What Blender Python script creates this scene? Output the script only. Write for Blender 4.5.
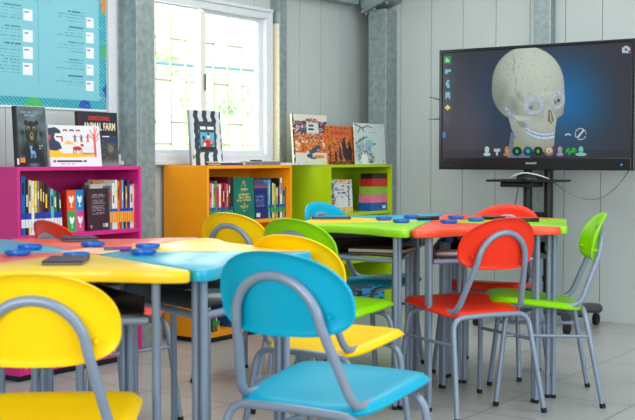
import bpy, bmesh, math, random
import numpy as np
from mathutils import Vector, Matrix
random.seed(7); rng = np.random.default_rng(5)
scene = bpy.context.scene
COL = scene.collection
for o in list(bpy.data.objects): bpy.data.objects.remove(o)

# ------------------------------------------------------------------ camera
F = 1125.0; YAW = math.radians(35); PITCH = math.radians(2.6); EYE = 1.05
cd = bpy.data.cameras.new('camera'); cam = bpy.data.objects.new('camera', cd); COL.objects.link(cam)
cam.location = (0, 0, EYE); cam.rotation_euler = (math.radians(90)-PITCH, 0, YAW)
cd.sensor_width = 36; cd.lens = F/635*36; cd.clip_end = 200
cd.dof.use_dof = True; cd.dof.focus_distance = 6.0; cd.dof.aperture_fstop = 7.1
scene.camera = cam
scene.view_settings.view_transform = 'Standard'; scene.view_settings.look = 'None'
scene.view_settings.exposure = 0.38; scene.view_settings.gamma = 1
# ------------------------------------------------------------------ world and lamps
w = bpy.data.worlds.new('sky'); scene.world = w; w.use_nodes = True
w.node_tree.nodes['Background'].inputs[0].default_value = (0.93, 0.97, 1.0, 1)
w.node_tree.nodes['Background'].inputs[1].default_value = 4.6
def area(name, loc, rot, sx, sy, power, col):
    l = bpy.data.lights.new(name, 'AREA'); l.shape = 'RECTANGLE'; l.size = sx; l.size_y = sy
    l.energy = power; l.color = col
    o = bpy.data.objects.new(name, l); o.location = loc; o.rotation_euler = rot; COL.objects.link(o)
area('ceiling_fill', (-2.9, 4.6, 2.62), (0, 0, 0), 1.6, 3.0, 37, (0.97, 1.0, 1.0))  # unseen soft fill added under the ceiling, no fixture modelled
area('ceiling_fill', (0.6, 3.2, 2.9), (0, 0, 0), 2.0, 3.5, 58, (0.97, 1.0, 1.0))  # second added overhead fill, also out of view
area('offscreen_fill', (3.3, 3.0, 1.7), (0, math.radians(90), 0), 1.6, 4.5, 72, (0.92, 0.98, 1.0))  # added fill in front of the closed right wall, no window there
area('offscreen_fill', (0.2, -2.7, 1.7), (math.radians(90), 0, 0), 4.5, 1.8, 150, (0.97, 0.99, 1.0))  # added fill behind the camera, brightens surfaces facing it

# ------------------------------------------------------------------ helpers
CR = Vector((math.cos(YAW), math.sin(YAW), 0))
FW = Vector((-math.sin(YAW)*math.cos(PITCH), math.cos(YAW)*math.cos(PITCH), -math.sin(PITCH)))
CU = CR.cross(FW)
EYEV = Vector((0, 0, EYE))
def ray(px, py): return CR*((px-317.5)/F) + CU*((210-py)/F) + FW
def on(axis, val, px, py=165):
    d = ray(px, py); return EYEV + d*((val-EYEV[axis])/d[axis])
def L2W(lat, d, z=0.0):
    return Vector((lat*math.cos(YAW)-d*math.sin(YAW), lat*math.sin(YAW)+d*math.cos(YAW), z))
def project(x, y, z):          # numpy arrays of a flat print back to its layout grid
    vx, vy, vz = x, y, z-EYE
    a = vx*CR.x+vy*CR.y; b = vx*CU.x+vy*CU.y+vz*CU.z; c = vx*FW.x+vy*FW.y+vz*FW.z
    return 317.5+F*a/c, 210-F*b/c

def lin(c):
    c = np.asarray(c, float)/255.0
    return np.where(c <= 0.04045, c/12.92, ((c+0.055)/1.055)**2.4)
MATS = {}
def mat(name, rgb=(128,128,128), rough=0.5, metal=0.0, coat=0.0, var=0.04, scale=30, bump=0.0, emit=0, spec=0.5):
    if name in MATS: return MATS[name]
    m = bpy.data.materials.new(name); m.use_nodes = True; nt = m.node_tree; b = nt.nodes['Principled BSDF']
    c = lin(rgb)
    tc = nt.nodes.new('ShaderNodeTexCoord'); nz = nt.nodes.new('ShaderNodeTexNoise'); nz.inputs['Scale'].default_value = scale
    nz.inputs['Detail'].default_value = 4
    nt.links.new(tc.outputs['Object'], nz.inputs['Vector'])
    rp = nt.nodes.new('ShaderNodeValToRGB')
    rp.color_ramp.elements[0].position = .3; rp.color_ramp.elements[1].position = .7
    rp.color_ramp.elements[0].color = tuple(np.clip(c*(1-var), 0, 1))+(1,)
    rp.color_ramp.elements[1].color = tuple(np.clip(c*(1+var), 0, 1))+(1,)
    nt.links.new(nz.outputs['Fac'], rp.inputs['Fac']); nt.links.new(rp.outputs['Color'], b.inputs['Base Color'])
    b.inputs['Roughness'].default_value = rough; b.inputs['Metallic'].default_value = metal
    b.inputs['Coat Weight'].default_value = coat; b.inputs['Coat Roughness'].default_value = 0.15
    b.inputs['Specular IOR Level'].default_value = spec
    if bump:
        bp = nt.nodes.new('ShaderNodeBump'); bp.inputs['Strength'].default_value = bump; bp.inputs['Distance'].default_value = 0.01
        nt.links.new(nz.outputs['Fac'], bp.inputs['Height']); nt.links.new(bp.outputs['Normal'], b.inputs['Normal'])
    if emit:
        b.inputs['Emission Color'].default_value = tuple(c)+(1,); b.inputs['Emission Strength'].default_value = emit
    MATS[name] = m; return m
def attr_mat(name, rough=0.4, emit=0.0, coat=0.0):
    m = bpy.data.materials.new(name); m.use_nodes = True; nt = m.node_tree; b = nt.nodes['Principled BSDF']
    a = nt.nodes.new('ShaderNodeAttribute'); a.attribute_name = 'Col'
    b.inputs['Roughness'].default_value = rough; b.inputs['Coat Weight'].default_value = coat
    if emit:
        b.inputs['Base Color'].default_value = (0.004, 0.004, 0.005, 1); b.inputs['Specular IOR Level'].default_value = .25
        nt.links.new(a.outputs['Color'], b.inputs['Emission Color']); b.inputs['Emission Strength'].default_value = emit
    else: nt.links.new(a.outputs['Color'], b.inputs['Base Color'])
    return m
PRINT = attr_mat('printed_paper', 0.5, 0, 0.0); SCREEN = attr_mat('lit_screen', 0.16, 0.60)

def tag(o, label=None, cat=None, group=None, kind=None):
    if label: o['label'] = label
    if cat: o['category'] = cat
    if group: o['group'] = group
    if kind: o['kind'] = kind
    return o
def empty(name, loc=(0,0,0), rz=0, label=None, cat=None, group=None):
    o = bpy.data.objects.new(name, None); o.location = loc; o.rotation_euler = (0, 0, rz); COL.objects.link(o)
    o.empty_display_size = 0.05
    return tag(o, label, cat, group)
def link(name, me, m=None, parent=None, smooth=False):
    if m and not me.materials: me.materials.append(m)
    if smooth:
        for p in me.polygons: p.use_smooth = True
    o = bpy.data.objects.new(name, me); COL.objects.link(o)
    if parent: o.parent = parent
    return o
def bobj(name, bm, m, parent=None, smooth=False, sharp=None):
    me = bpy.data.meshes.new(name); bmesh.ops.recalc_face_normals(bm, faces=bm.faces[:])
    bm.to_mesh(me); bm.free()
    o = link(name, me, m, parent, smooth)
    if smooth and sharp: me.set_sharp_from_angle(angle=math.radians(sharp))
    return o
def box(bm, x0, x1, y0, y1, z0, z1, bev=0.0):
    r = bmesh.ops.create_cube(bm, size=1)
    vs = r['verts']
    for v in vs:
        v.co = Vector(((x0+x1)/2+v.co.x*(x1-x0), (y0+y1)/2+v.co.y*(y1-y0), (z0+z1)/2+v.co.z*(z1-z0)))
    if bev:
        es = list({e for v in vs for e in v.link_edges})
        bmesh.ops.bevel(bm, geom=es, offset=bev, segments=2, affect='EDGES', profile=0.6)
def boxobj(name, b, m, parent=None, bev=0.0):
    bm = bmesh.new(); box(bm, *b, bev=bev); return bobj(name, bm, m, parent)
def smooth_path(pts, rad, seg=6):
    """round the inner corners of a polyline"""
    pts = [Vector(p) for p in pts]; out = [pts[0]]
    for i in range(1, len(pts)-1):
        a, b, c = pts[i-1], pts[i], pts[i+1]
        r = min(rad, (a-b).length*.48, (c-b).length*.48)
        p, q = b+(a-b).normalized()*r, b+(c-b).normalized()*r
        for k in range(seg+1):
            t = k/seg; out.append(p*(1-t)**2 + b*2*t*(1-t) + q*t*t)
    out.append(pts[-1]); return out
def tube(bm, pts, r, n=12, cap=True):
    pts = [Vector(p) for p in pts]; rings = []; prev = None
    for i, p in enumerate(pts):
        t = (pts[min(i+1, len(pts)-1)]-pts[max(i-1, 0)]).normalized()
        if prev is None:
            a = Vector((0, 0, 1)) if abs(t.z) < .9 else Vector((1, 0, 0))
            u = t.cross(a).normalized()
        else: u = (prev - t*prev.dot(t)).normalized()
        prev = u; v = t.cross(u)
        rr = r[i] if isinstance(r, (list, tuple)) else r
        rings.append([bm.verts.new(p + (u*math.cos(2*math.pi*k/n)+v*math.sin(2*math.pi*k/n))*rr) for k in range(n)])
    for a, b in zip(rings, rings[1:]):
        for k in range(n): bm.faces.new((a[k], a[(k+1) % n], b[(k+1) % n], b[k]))
    if cap: bm.faces.new(rings[0][::-1]); bm.faces.new(rings[-1])
def tubeobj(name, pts, r, m, parent=None, n=12):
    bm = bmesh.new(); tube(bm, pts, r, n); return bobj(name, bm, m, parent, True, 50)
def lathe(bm, prof, n=24, c=(0,0,0)):
    rings = []
    for r, z in prof:
        rings.append([bm.verts.new((c[0]+r*math.cos(2*math.pi*k/n), c[1]+r*math.sin(2*math.pi*k/n), c[2]+z)) for k in range(n)])
    for a, b in zip(rings, rings[1:]):
        for k in range(n): bm.faces.new((a[k], a[(k+1) % n], b[(k+1) % n], b[k]))
    bm.faces.new(rings[0][::-1]); bm.faces.new(rings[-1])
def prism(bm, poly, z0, z1, bev=0.0):
    """poly = list of (x,y); rounded edge via stacked inset rings"""
    P = [Vector((p[0], p[1])) for p in poly]; n = len(P); N = []
    for i in range(n):
        t = (P[(i+1) % n]-P[i-1]).normalized(); N.append(Vector((t.y, -t.x)))
    area_ = sum(P[i-1].x*P[i].y-P[i].x*P[i-1].y for i in range(n))
    s = 1 if area_ > 0 else -1
    lev = [(z0, bev), (z0+bev*.3, bev*.3), (z0+bev, 0), (z1-bev, 0), (z1-bev*.3, bev*.3), (z1, bev)] if bev else [(z0, 0), (z1, 0)]
    rings = [[bm.verts.new((P[i].x-N[i].x*ins*s, P[i].y-N[i].y*ins*s, z)) for i in range(n)] for z, ins in lev]
    for a, b in zip(rings, rings[1:]):
        for k in range(n): bm.faces.new((a[k], a[(k+1) % n], b[(k+1) % n], b[k]))
    bm.faces.new(rings[0][::-1]); bm.faces.new(rings[-1])
def print_sheet(name, pos, nu, nv, paint, m, parent=None):
    """flat printed sheet: pos(u,v)->xyz arrays; paint(u,v,xyz)->sRGB 0..255 array; v runs downward"""
    u, v = np.meshgrid(np.linspace(0, 1, nu), np.linspace(0, 1, nv))
    xyz = np.stack(pos(u, v), -1).reshape(-1, 3)
    col = lin(np.clip(paint(u, v, xyz.reshape(nv, nu, 3)), 0, 255)).reshape(-1, 3)
    idx = np.arange(nu*nv).reshape(nv, nu)
    f = np.stack([idx[:-1, :-1], idx[1:, :-1], idx[1:, 1:], idx[:-1, 1:]], -1).reshape(-1, 4)
    me = bpy.data.meshes.new(name); me.from_pydata(xyz.tolist(), [], f.tolist())
    a = me.color_attributes.new('Col', 'FLOAT_COLOR', 'POINT')
    a.data.foreach_set('color', np.concatenate([col, np.ones((len(col), 1))], 1).ravel())
    return link(name, me, m, parent)
def text(name, s, size, m, parent, loc, rot, width=None, bold=0.0):
    c = bpy.data.curves.new(name, 'FONT'); c.body = s; c.size = size; c.extrude = 0.0006; c.align_x = 'CENTER'; c.offset = bold
    o = bpy.data.objects.new(name, c); COL.objects.link(o)
    bpy.context.view_layer.update()
    me = bpy.data.meshes.new_from_object(o.evaluated_get(bpy.context.evaluated_depsgraph_get()))
    bpy.data.objects.remove(o); me.name = name
    if width:
        xs = [v.co.x for v in me.vertices]; k = width/(max(xs)-min(xs))
        for v in me.vertices: v.co.x *= k
    o = link(name, me, m, parent); o.location = loc; o.rotation_euler = rot
    return o
def ell(X, Y, cx, cy, rx, ry, rot=0, soft=0.1):
    c, s = math.cos(rot), math.sin(rot); dx, dy = X-cx, Y-cy
    a = (dx*c+dy*s)/rx; b = (-dx*s+dy*c)/ry
    return np.clip((1-np.sqrt(a*a+b*b))/soft, 0, 1)
def rect(X, Y, x0, x1, y0, y1): return ((X >= x0) & (X <= x1) & (Y >= y0) & (Y <= y1)).astype(float)
def poly(X, Y, pts):
    ins = np.zeros(X.shape, bool); n = len(pts)
    for i in range(n):
        x1, y1 = pts[i]; x2, y2 = pts[i-1]
        c = ((y1 > Y) != (y2 > Y)) & (X < (x2-x1)*(Y-y1)/((y2-y1)+1e-9)+x1)
        ins ^= c
    return ins.astype(float)
def over(img, mask, col, a=1.0): return img*(1-mask[..., None]*a)+np.asarray(col, float)*mask[..., None]*a
def cells(X, Y, sx, sy, seed=0):
    """blocky hash noise 0..1"""
    i = np.floor(X/sx).astype(int); j = np.floor(Y/sy).astype(int)
    h = np.sin(i*12.9898+j*78.233+seed*37.7)*43758.5453
    return h-np.floor(h)

# ------------------------------------------------------------------ materials
M_wall = mat('wall_panel_paint', (189,198,197), .5, var=.02, scale=3)
M_ceil = mat('ceiling_white', (225,228,228), .7)
M_galv = mat('galvanised_steel', (152,165,167), .42, .5, var=.2, scale=26, bump=.05)
M_frame = mat('white_window_frame', (212,216,222), .4)
M_cream = mat('cream_grille_paint', (205,192,160), .5)
M_tube = mat('grey_blue_tube_paint', (128,143,164), .34, .15, coat=.3, var=.02)
M_dtube = M_tube
M_black = mat('black_plastic', (16,17,20), .32, var=.1)
M_tray = mat('black_tray_plastic', (20,21,24), .25, var=.1)
M_blackm = mat('black_powder_coat', (17,18,20), .4, .1)
M_rubber = mat('black_rubber', (12,12,13), .7)
M_cup = mat('blue_cup_plastic', (10,95,190), .3)
M_pages = mat('book_pages', (226,220,205), .8, var=.08, scale=300)
PL = {  # moulded plastic of chairs and desk tops
 'yellow': mat('yellow_plastic', (252,205,0), .36, var=.01, spec=.22),
 'blue': mat('turquoise_plastic', (0,160,194), .38, var=.01, spec=.22),
 'red': mat('red_plastic', (232,50,24), .36, var=.01, spec=.22),
 'green': mat('lime_plastic', (135,208,2), .36, var=.01, spec=.22)}
TOP = {
 'yellow': mat('yellow_laminate', (252,206,10), .33, var=.01, coat=.1),
 'blue': mat('turquoise_laminate', (4,166,198), .33, var=.01, coat=.1),
 'red': mat('orange_red_laminate', (240,82,44), .33, var=.01, coat=.1),
 'green': mat('lime_laminate', (150,215,14), .33, var=.01, coat=.1)}

# ------------------------------------------------------------------ the setting
WX, WY, HW = -4.5, 7.0, 2.6
def structure(o): o['kind'] = 'structure'; return o
# floor: tiled
mf = bpy.data.materials.new('floor_tiles'); mf.use_nodes = True; nt = mf.node_tree; b = nt.nodes['Principled BSDF']
tc = nt.nodes.new('ShaderNodeTexCoord'); mp = nt.nodes.new('ShaderNodeMapping'); br = nt.nodes.new('ShaderNodeTexBrick')
mp.inputs['Location'].default_value = (2.1, -6.08, 0)
br.offset = 0; br.inputs['Scale'].default_value = 1; br.inputs['Brick Width'].default_value = .475; br.inputs['Row Height'].default_value = .475
br.inputs['Mortar Size'].default_value = .0035; br.inputs['Mortar Smooth'].default_value = .1
br.inputs['Color1'].default_value = tuple(lin((182,183,180)))+(1,); br.inputs['Color2'].default_value = tuple(lin((177,178,176)))+(1,)
br.inputs['Mortar'].default_value = tuple(lin((112,110,106)))+(1,)
nz = nt.nodes.new('ShaderNodeTexNoise'); nz.inputs['Scale'].default_value = 2.5; nz.inputs['Detail'].default_value = 6
mx = nt.nodes.new('ShaderNodeMixRGB'); mx.blend_type = 'MULTIPLY'; mx.inputs[0].default_value = .25
nt.links.new(tc.outputs['Object'], mp.inputs['Vector']); nt.links.new(mp.outputs['Vector'], br.inputs['Vector'])
nt.links.new(tc.outputs['Object'], nz.inputs['Vector'])
nt.links.new(br.outputs['Color'], mx.inputs[1]); nt.links.new(nz.outputs['Fac'], mx.inputs[2]); nt.links.new(mx.outputs[0], b.inputs['Base Color'])
b.inputs['Roughness'].default_value = .28
structure(boxobj('floor', (-4.7, 3.7, -3.2, 7.4, -.1, 0), mf))
# back wall from vertical panels, joints every 25 cm
def panel_run(bm, fixed, a0, a1, z0, z1, axis, phase):
    k = math.ceil((a0-phase)/.25); cuts = [a0]+[phase+.25*i for i in range(k, k+60) if a0+.01 < phase+.25*i < a1-.01]+[a1]
    for i in range(len(cuts)-1):
        p0 = cuts[i]+(.0022 if i else 0); p1 = cuts[i+1]-(.0022 if i < len(cuts)-2 else 0)
        if axis == 'x': box(bm, p0, p1, fixed, fixed+.012, z0, z1)
        else: box(bm, fixed-.012, fixed, p0, p1, z0, z1)
bm = bmesh.new(); panel_run(bm, WY, -4.351, 3.6, 0, 3.6, 'x', -3.92); box(bm, -4.351, 3.6, WY+.012, WY+.1, 0, 3.6)
structure(bobj('wall_back', bm, M_wall))
WY0, WY1, WZ0, WZ1 = 4.40, 5.86, 1.035, 2.012
bm = bmesh.new()
for (a0, a1, z0, z1) in ((-3.1, WY0, 0, 2.62), (WY0, WY1, 0, WZ0), (WY0, WY1, WZ1, 2.62), (WY1, 7.3, 0, 2.62)):
    panel_run(bm, WX, a0, a1, z0, z1, 'y', 6.98-.016); box(bm, WX-.1, WX-.012, a0, a1, z0, z1)
box(bm, WX-.1, -4.34, 7.301, 7.33, 0, 2.62); box(bm, -4.35, -4.34, 7.013, 7.30, 0, 2.62)
structure(bobj('wall_left', bm, M_wall))
structure(boxobj('wall_right', (3.5, 3.6, -3.1, 7.0, 0, 3.7), M_wall))
structure(boxobj('wall_front', (-4.6, 3.6, -3.1, -3.0, 0, 3.7), M_wall))
bm = bmesh.new()
vs = [bm.verts.new(p) for p in ((-4.7,-3.2,2.6),(3.7,-3.2,3.5),(3.7,7.4,3.5),(-4.7,7.4,2.6),(-4.7,-3.2,2.7),(3.7,-3.2,3.6),(3.7,7.4,3.6),(-4.7,7.4,2.7))]
for f in ((0,1,2,3),(7,6,5,4),(0,4,5,1),(1,5,6,2),(2,6,7,3),(3,7,4,0)): bm.faces.new([vs[i] for i in f])
structure(bobj('ceiling', bm, M_ceil))

# window: frame, sash bars, sill, panes
bm = bmesh.new()
X0, X1 = WX-.06, WX+.028
box(bm, X0, X1, WY0, WY1, WZ1-.055, WZ1, .004); box(bm, X0, X1, WY0, WY1, WZ0, WZ0+.04, .004)
box(bm, X0, X1, WY0, WY0+.06, WZ0+.04, WZ1-.055, .004); box(bm, X0, X1, WY1-.05, WY1, WZ0+.04, WZ1-.055, .004)
box(bm, X1-.01, X1+.012, WY0-.01, WY1+.01, WZ1-.012, WZ1+.008); box(bm, X1-.01, X1+.008, WY1-.012, WY1+.008, WZ0, WZ1)
win = structure(bobj('window_1', bm, M_frame))
bm = bmesh.new()
MY = on(0, WX, 202.5, 90).y
for (a, b_, tz) in ((WY0+.06, MY-.022, .062), (MY+.028, WY1-.05, .078)):
    xx = WX-.04
    box(bm, xx, xx+.03, a, b_, WZ1-tz, WZ1-.054, .002); box(bm, xx, xx+.03, a, b_, WZ0+.038, WZ0+.07, .002)
box(bm, WX-.038, WX-.012, WY1-.085, WY1-.049, WZ0+.069, WZ1-.079)
bobj('sash', bm, M_frame, win)
boxobj('mullion', (WX-.045, WX+.005, MY-.022, MY+.028, WZ0+.03, WZ1-.07), mat('cream_mullion_paint', (226,222,208), .45), win, .004)
bm = bmesh.new(); lz = on(0, WX, 202, 82).z; box(bm, WX+.005, WX+.016, MY+.004, MY+.02, lz-.05, lz+.05, .004)
bobj('latch', bm, mat('grey_latch', (120,120,122), .35, .6), win)
boxobj('window_sill', (WX-.02, WX+.05, WY0-.03, WY1+.02, WZ0-.02, WZ0+.004), M_frame, win, .004)
mg = bpy.data.materials.new('window_glass'); mg.use_nodes = True; nt = mg.node_tree; nt.nodes.clear()
out = nt.nodes.new('ShaderNodeOutputMaterial'); tr = nt.nodes.new('ShaderNodeBsdfTransparent'); gl = nt.nodes.new('ShaderNodeBsdfGlossy')
gl.inputs['Roughness'].default_value = .02; ms = nt.nodes.new('ShaderNodeMixShader'); ms.inputs[0].default_value = .06
tr.inputs[0].default_value = (.95,.98,.97,1)
nt.links.new(tr.outputs[0], ms.inputs[1]); nt.links.new(gl.outputs[0], ms.inputs[2]); nt.links.new(ms.outputs[0], out.inputs[0])
for (a, b_) in ((WY0+.06, MY-.02), (MY+.03, WY1-.085)):
    boxobj('pane', (WX-.03, WX-.026, a, b_, WZ0+.071, WZ1-(.063 if a < 5 else .079)), mg, win)
# window grille outside: uprights and staggered short bars
bm = bmesh.new(); GX = WX-.11
ups = [on(0, GX, p, 60).y for p in (170.5, 185.5, 199.5, 213.5, 227.5, 241.5, 255.5)]
ups = [ups[0]-(ups[1]-ups[0])]+ups+[ups[-1]+.095]
ups = [ups[0]-.095]+ups
for y in ups: box(bm, GX-.005, GX+.005, y-.0045, y+.0045, WZ0-.02, WZ1+.02)
for i in range(len(ups)-1):
    for z in ((1.77, 1.27) if i % 2 == 0 else (1.52, 1.14)):
        box(bm, GX-.005, GX+.005, ups[i], ups[i+1], z-.006, z+.006)
tag(bobj('window_grille', bm, M_cream), 'cream metal security grille of uprights and staggered short bars behind the window', 'grille')

# steel columns
def steel_column(x0, x1, y0, y1, z1, label, name='steel_column'):
    return tag(boxobj(name, (x0, x1, y0, y1, 0, z1), M_galv, None, .006), label, 'column')
steel_column(-4.498, -4.35, 4.489, 4.635, 2.5, 'broad galvanised steel column between the pink and orange bookcases')
t = empty('steel_column', (-4.275, 6.922, 0), 0, 'galvanised steel column with a bolted sloping top plate in the room corner', 'column')
boxobj('post', (-.076, .074, -.074, .074, 0, 2.115), M_galv, t, .006)
def tilt(o, loc, deg): o.location = loc; o.rotation_euler = (0, -math.radians(deg), 0); return o
tilt(boxobj('top_plate', (-.12, .12, -.12, .075, -.008, .008), M_galv, t, .002), (0, 0, 2.138), 20)
for bx, by in ((-.095, -.09), (-.02, -.09), (.09, -.09)):
    bm = bmesh.new(); lathe(bm, [(.011, -.028), (.011, -.012), (.006, -.012), (.006, .02)], 6, (bx, by, 0))
    tilt(bobj('bolt', bm, M_galv, t), (0, 0, 2.138), 20)
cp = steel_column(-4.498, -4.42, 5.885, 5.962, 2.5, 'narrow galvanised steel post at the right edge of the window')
boxobj('window_lit_face', (-4.494, -4.423, 5.8825, 5.8848, 0, 1.93), mat('speckled_cream_window_glow', (222,214,186), .5, var=.22, scale=160), cp)  # speckled cream colour with window light on the steel painted in
steel_column(-3.11, -2.99, 6.92, 6.998, 2.7, 'galvanised steel post on the back wall behind the television')
# eaves beam and rafter
tag(boxobj('eaves_beam', (-4.49, -4.40, -3.0, 6.80, 2.15, 2.28), M_galv, None, .004), 'grey galvanised eaves beam along the top of the window wall', 'beam')
bm = bmesh.new(); box(bm, -.12, .5, -.09, .06, .009, .20, .004)
o = bobj('rafter', bm, M_galv); o.location = (-4.275, 6.922, 2.138); o.rotation_euler = (0, -math.radians(20), 0)
tag(o, 'grey steel rafter rising to the right from the corner column', 'beam')

# ------------------------------------------------------------------ outside the window
M_grass = mat('outdoor_grass', (170,205,150), .9, var=.3, scale=6)
structure(boxobj('ground_outside', (-40, -4.7, -10, 45, -.3, -.2), mat('outdoor_gravel', (215,215,208), .9, var=.2, scale=3)))
def blob(name, c, r, m, label, cat, seed, n=4, amp=.35):
    bm = bmesh.new(); bmesh.ops.create_icosphere(bm, subdivisions=n, radius=1)
    from mathutils import noise
    for v in bm.verts:
        k = 1+amp*noise.fractal(v.co*2.2+Vector((seed, 0, 0)), .8, 2.1, 5)
        v.co = Vector((v.co.x*k*r[0], v.co.y*k*r[1], v.co.z*k*r[2]))
    o = bobj(name, bm, m); o.location = c
    return tag(o, label, cat)
M_leaf = mat('pale_leaves', (150,185,180), .9, var=.35, scale=9); M_leaf2 = mat('bright_leaves', (178,205,160), .9, var=.3, scale=8)
def outp(px, py, dist): return EYEV + ray(px, py)*dist
p = outp(232, 62, 32); blob('tree', (p.x, p.y, p.z-.3), (1.6, 1.5, .9), M_leaf, 'rounded blue-green tree far outside the window on the right', 'tree', 3)
tubeobj('trunk', [(0, 0, -p.z), (0, 0, 0)], .12, mat('bark', (110,95,80), .9), bpy.data.objects['tree'])
for i, (px, py, dd, rr, lb) in enumerate(((168, 62, 24, (.9, .9, .45), 'low light green shrub outside the left window pane'),
        (232, 118, 19, (1.4, 1.2, 1.0), 'bright green shrub behind the wire fence in the right pane'),
        (182, 118, 22, (.7, .6, .5), 'green shrub behind the fence beside the window mullion'))):
    p = outp(px, py, dd); o = blob('shrub', p, rr, M_leaf2, lb, 'shrub', 5+i, amp=.5)
    bm = bmesh.new(); tube(bm, [(0, 0, -p.z-.2), (0, 0, 0)], .05); bobj('stem', bm, MATS['bark'], o)
a = outp(120, 60, 15); b_ = outp(330, 77, 18)
fence = empty('wire_fence', (a.x, a.y, -.2), 0, 'pale wire mesh fence with a blue-grey top rail outside', 'fence')
L = Vector((b_.x-a.x, b_.y-a.y, 0)); ln = L.length; zt = a.z+.2
tubeobj('top_rail', [(0, 0, zt), (L.x, L.y, zt)], .022, mat('blue_grey_rail', (60,98,112), .5), fence)
bm = bmesh.new(); u_ = L.normalized(); s_ = .16; nn = int((ln+zt)/s_)
for i in range(-nn, nn):
    for sg in (1, -1):
        p0 = i*s_; q = []
        for tt in (0, zt):
            q.append((p0+sg*tt if sg == 1 else p0-tt+zt, tt))
        (s0, z0), (s1, z1) = q
        def clip(s0, z0, s1, z1):
            t0, t1 = 0, 1; ds = s1-s0
            for lim, sgn in ((0, 1), (ln, -1)):
                f0 = sgn*(s0-lim); f1 = sgn*(s1-lim)
                if f0 < 0 and f1 < 0: return None
                if f0 < 0: t0 = max(t0, -f0/(f1-f0))
                if f1 < 0: t1 = min(t1, f0/(f0-f1))
            return None if t1-t0 < .02 else (s0+ds*t0, z0+(z1-z0)*t0, s0+ds*t1, z0+(z1-z0)*t1)
        c = clip(s0, z0, s1, z1)
        if c: tube(bm, [(u_.x*c[0], u_.y*c[0], c[1]), (u_.x*c[2], u_.y*c[2], c[3])], .005, 3)
bobj('wire_mesh', bm, mat('pale_wire', (190,200,200), .5), fence)
for k in range(4):
    q = L*(k/3); tubeobj('fence_post', [(q.x, q.y, 0), (q.x, q.y, zt+.06)], .022, MATS['blue_grey_rail'], fence)

# ------------------------------------------------------------------ poster
PY1 = on(0, WX+.006, 111.5, 90).y; PZ0 = on(0, WX+.006, 111, 112).z; PY0, PZ1 = 3.05, 2.12
def poster_paint(u, v, P):
    X, Y = P[..., 1], P[..., 2]       # metres on the wall
    img = np.ones(X.shape+(3,))*np.array((222,230,232.))
    d = .012
    inn = rect(X, Y, PY0, PY1-d, PZ0+d, PZ1)
    img = over(img, inn, (20,146,168))
    st = ((((X*.9+Y)/.022) % 1) < .33).astype(float)*(((X-Y*.9)/.012 % 1) < .8)
    img = over(img, inn*st, (150,215,225), .75)
    for (px, py, rx, rz, c) in ((103, 6, .030, .045, (205,140,70)), (103.5, 53, .026, .04, (70,175,95)), (111, 61, .02, .03, (90,185,90)), (109, 91, .045, .055, (30,70,165)), (103, 90, .01, .014, (30,70,165)),
            (33, 103, .055, .03, (75,180,90)), (84, 108, .045, .045, (30,70,170)), (100, 98, .006, .006, (230,200,120)), (60, 104, .006, .006, (220,140,140))):
        c0 = on(0, WX, px, py); img = over(img, ell(X, Y, c0.y, c0.z, rx, rz, soft=.05)*inn*(1-.5*(cells(X, Y, .012, .008, 2) > .8)), c)
    i0 = on(0, WX, 98.5, 101)
    panel = rect(X, Y, PY0, i0.y, i0.z, PZ1)
    img = over(img, panel, (124,192,206))
    img = over(img, rect(X, Y, *(lambda q: (q-.002, q+.002))(on(0, WX, 37.3, 50).y), i0.z+.06, PZ1-.25)*panel, (70,160,185))
    def lines(xr, zt_, n, wid, seed, head=True):
        nonlocal img
        for k in range(n):
            z = zt_-k*.0165; hh = .0075 if (k == 0 and head) else .005
            ww = wid*(.55 if k == 0 and head else (.8+.2*math.sin(seed*3+k*2)))
            m = rect(X, Y, xr-ww, xr, z-hh, z)*(cells(X, Y, .0075, 9, seed+k) > (.15 if k == 0 else .25))
            img = over(img, m, (40,90,115) if k == 0 and head else (80,145,168), .75)
    for i, (px, py) in enumerate(((27, 15), (27, 36), (27, 53), (27, 69))):
        c = on(0, WX, px, py); img = over(img, rect(X, Y, c.y-.031, c.y+.031, c.z-.03, c.z+.03), (228,232,240))
        img = over(img, rect(X, Y, c.y-.022, c.y+.004, c.z+.012, c.z+.017), (70,70,90)); lines(c.y-.045, c.z+.045, 5, .20, i)
    for i, (px, py) in enumerate(((89, 23), (89, 38), (89, 53), (89, 70), (89, 86))):
        c = on(0, WX, px, py); img = over(img, rect(X, Y, c.y-.027, c.y+.027, c.z-.028, c.z+.028), (228,232,240))
        img = over(img, rect(X, Y, c.y-.02, c.y+.004, c.z+.01, c.z+.015), (70,70,90)); lines(c.y-.045, c.z+.05, 4, .2, 10+i)
    c = on(0, WX, 50, 2); lines(c.y, c.z+.012, 2, .12, 31, False)
    return img
o = print_sheet('poster', lambda u, v: (np.full(u.shape, WX+.007), PY0+u*(PY1-PY0), PZ1+v*(PZ0-PZ1)), 400, 270, poster_paint, PRINT)
bm = bmesh.new(); box(bm, WX+.0005, WX+.006, PY0, PY1, PZ0, PZ1)
pb = bobj('backing', bm, mat('poster_backing', (215,220,222), .6), o)
tag(o, 'large turquoise poster with white squares, small text and a striped border', 'poster')
tag(boxobj('wall_strip', (WX+.0005, WX+.012, PY1+.002, 4.485, 0, 2.15), mat('pale_grey_strip', (196,203,206), .5)), 'pale grey cover strip between poster and broad steel column', 'strip')

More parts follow.
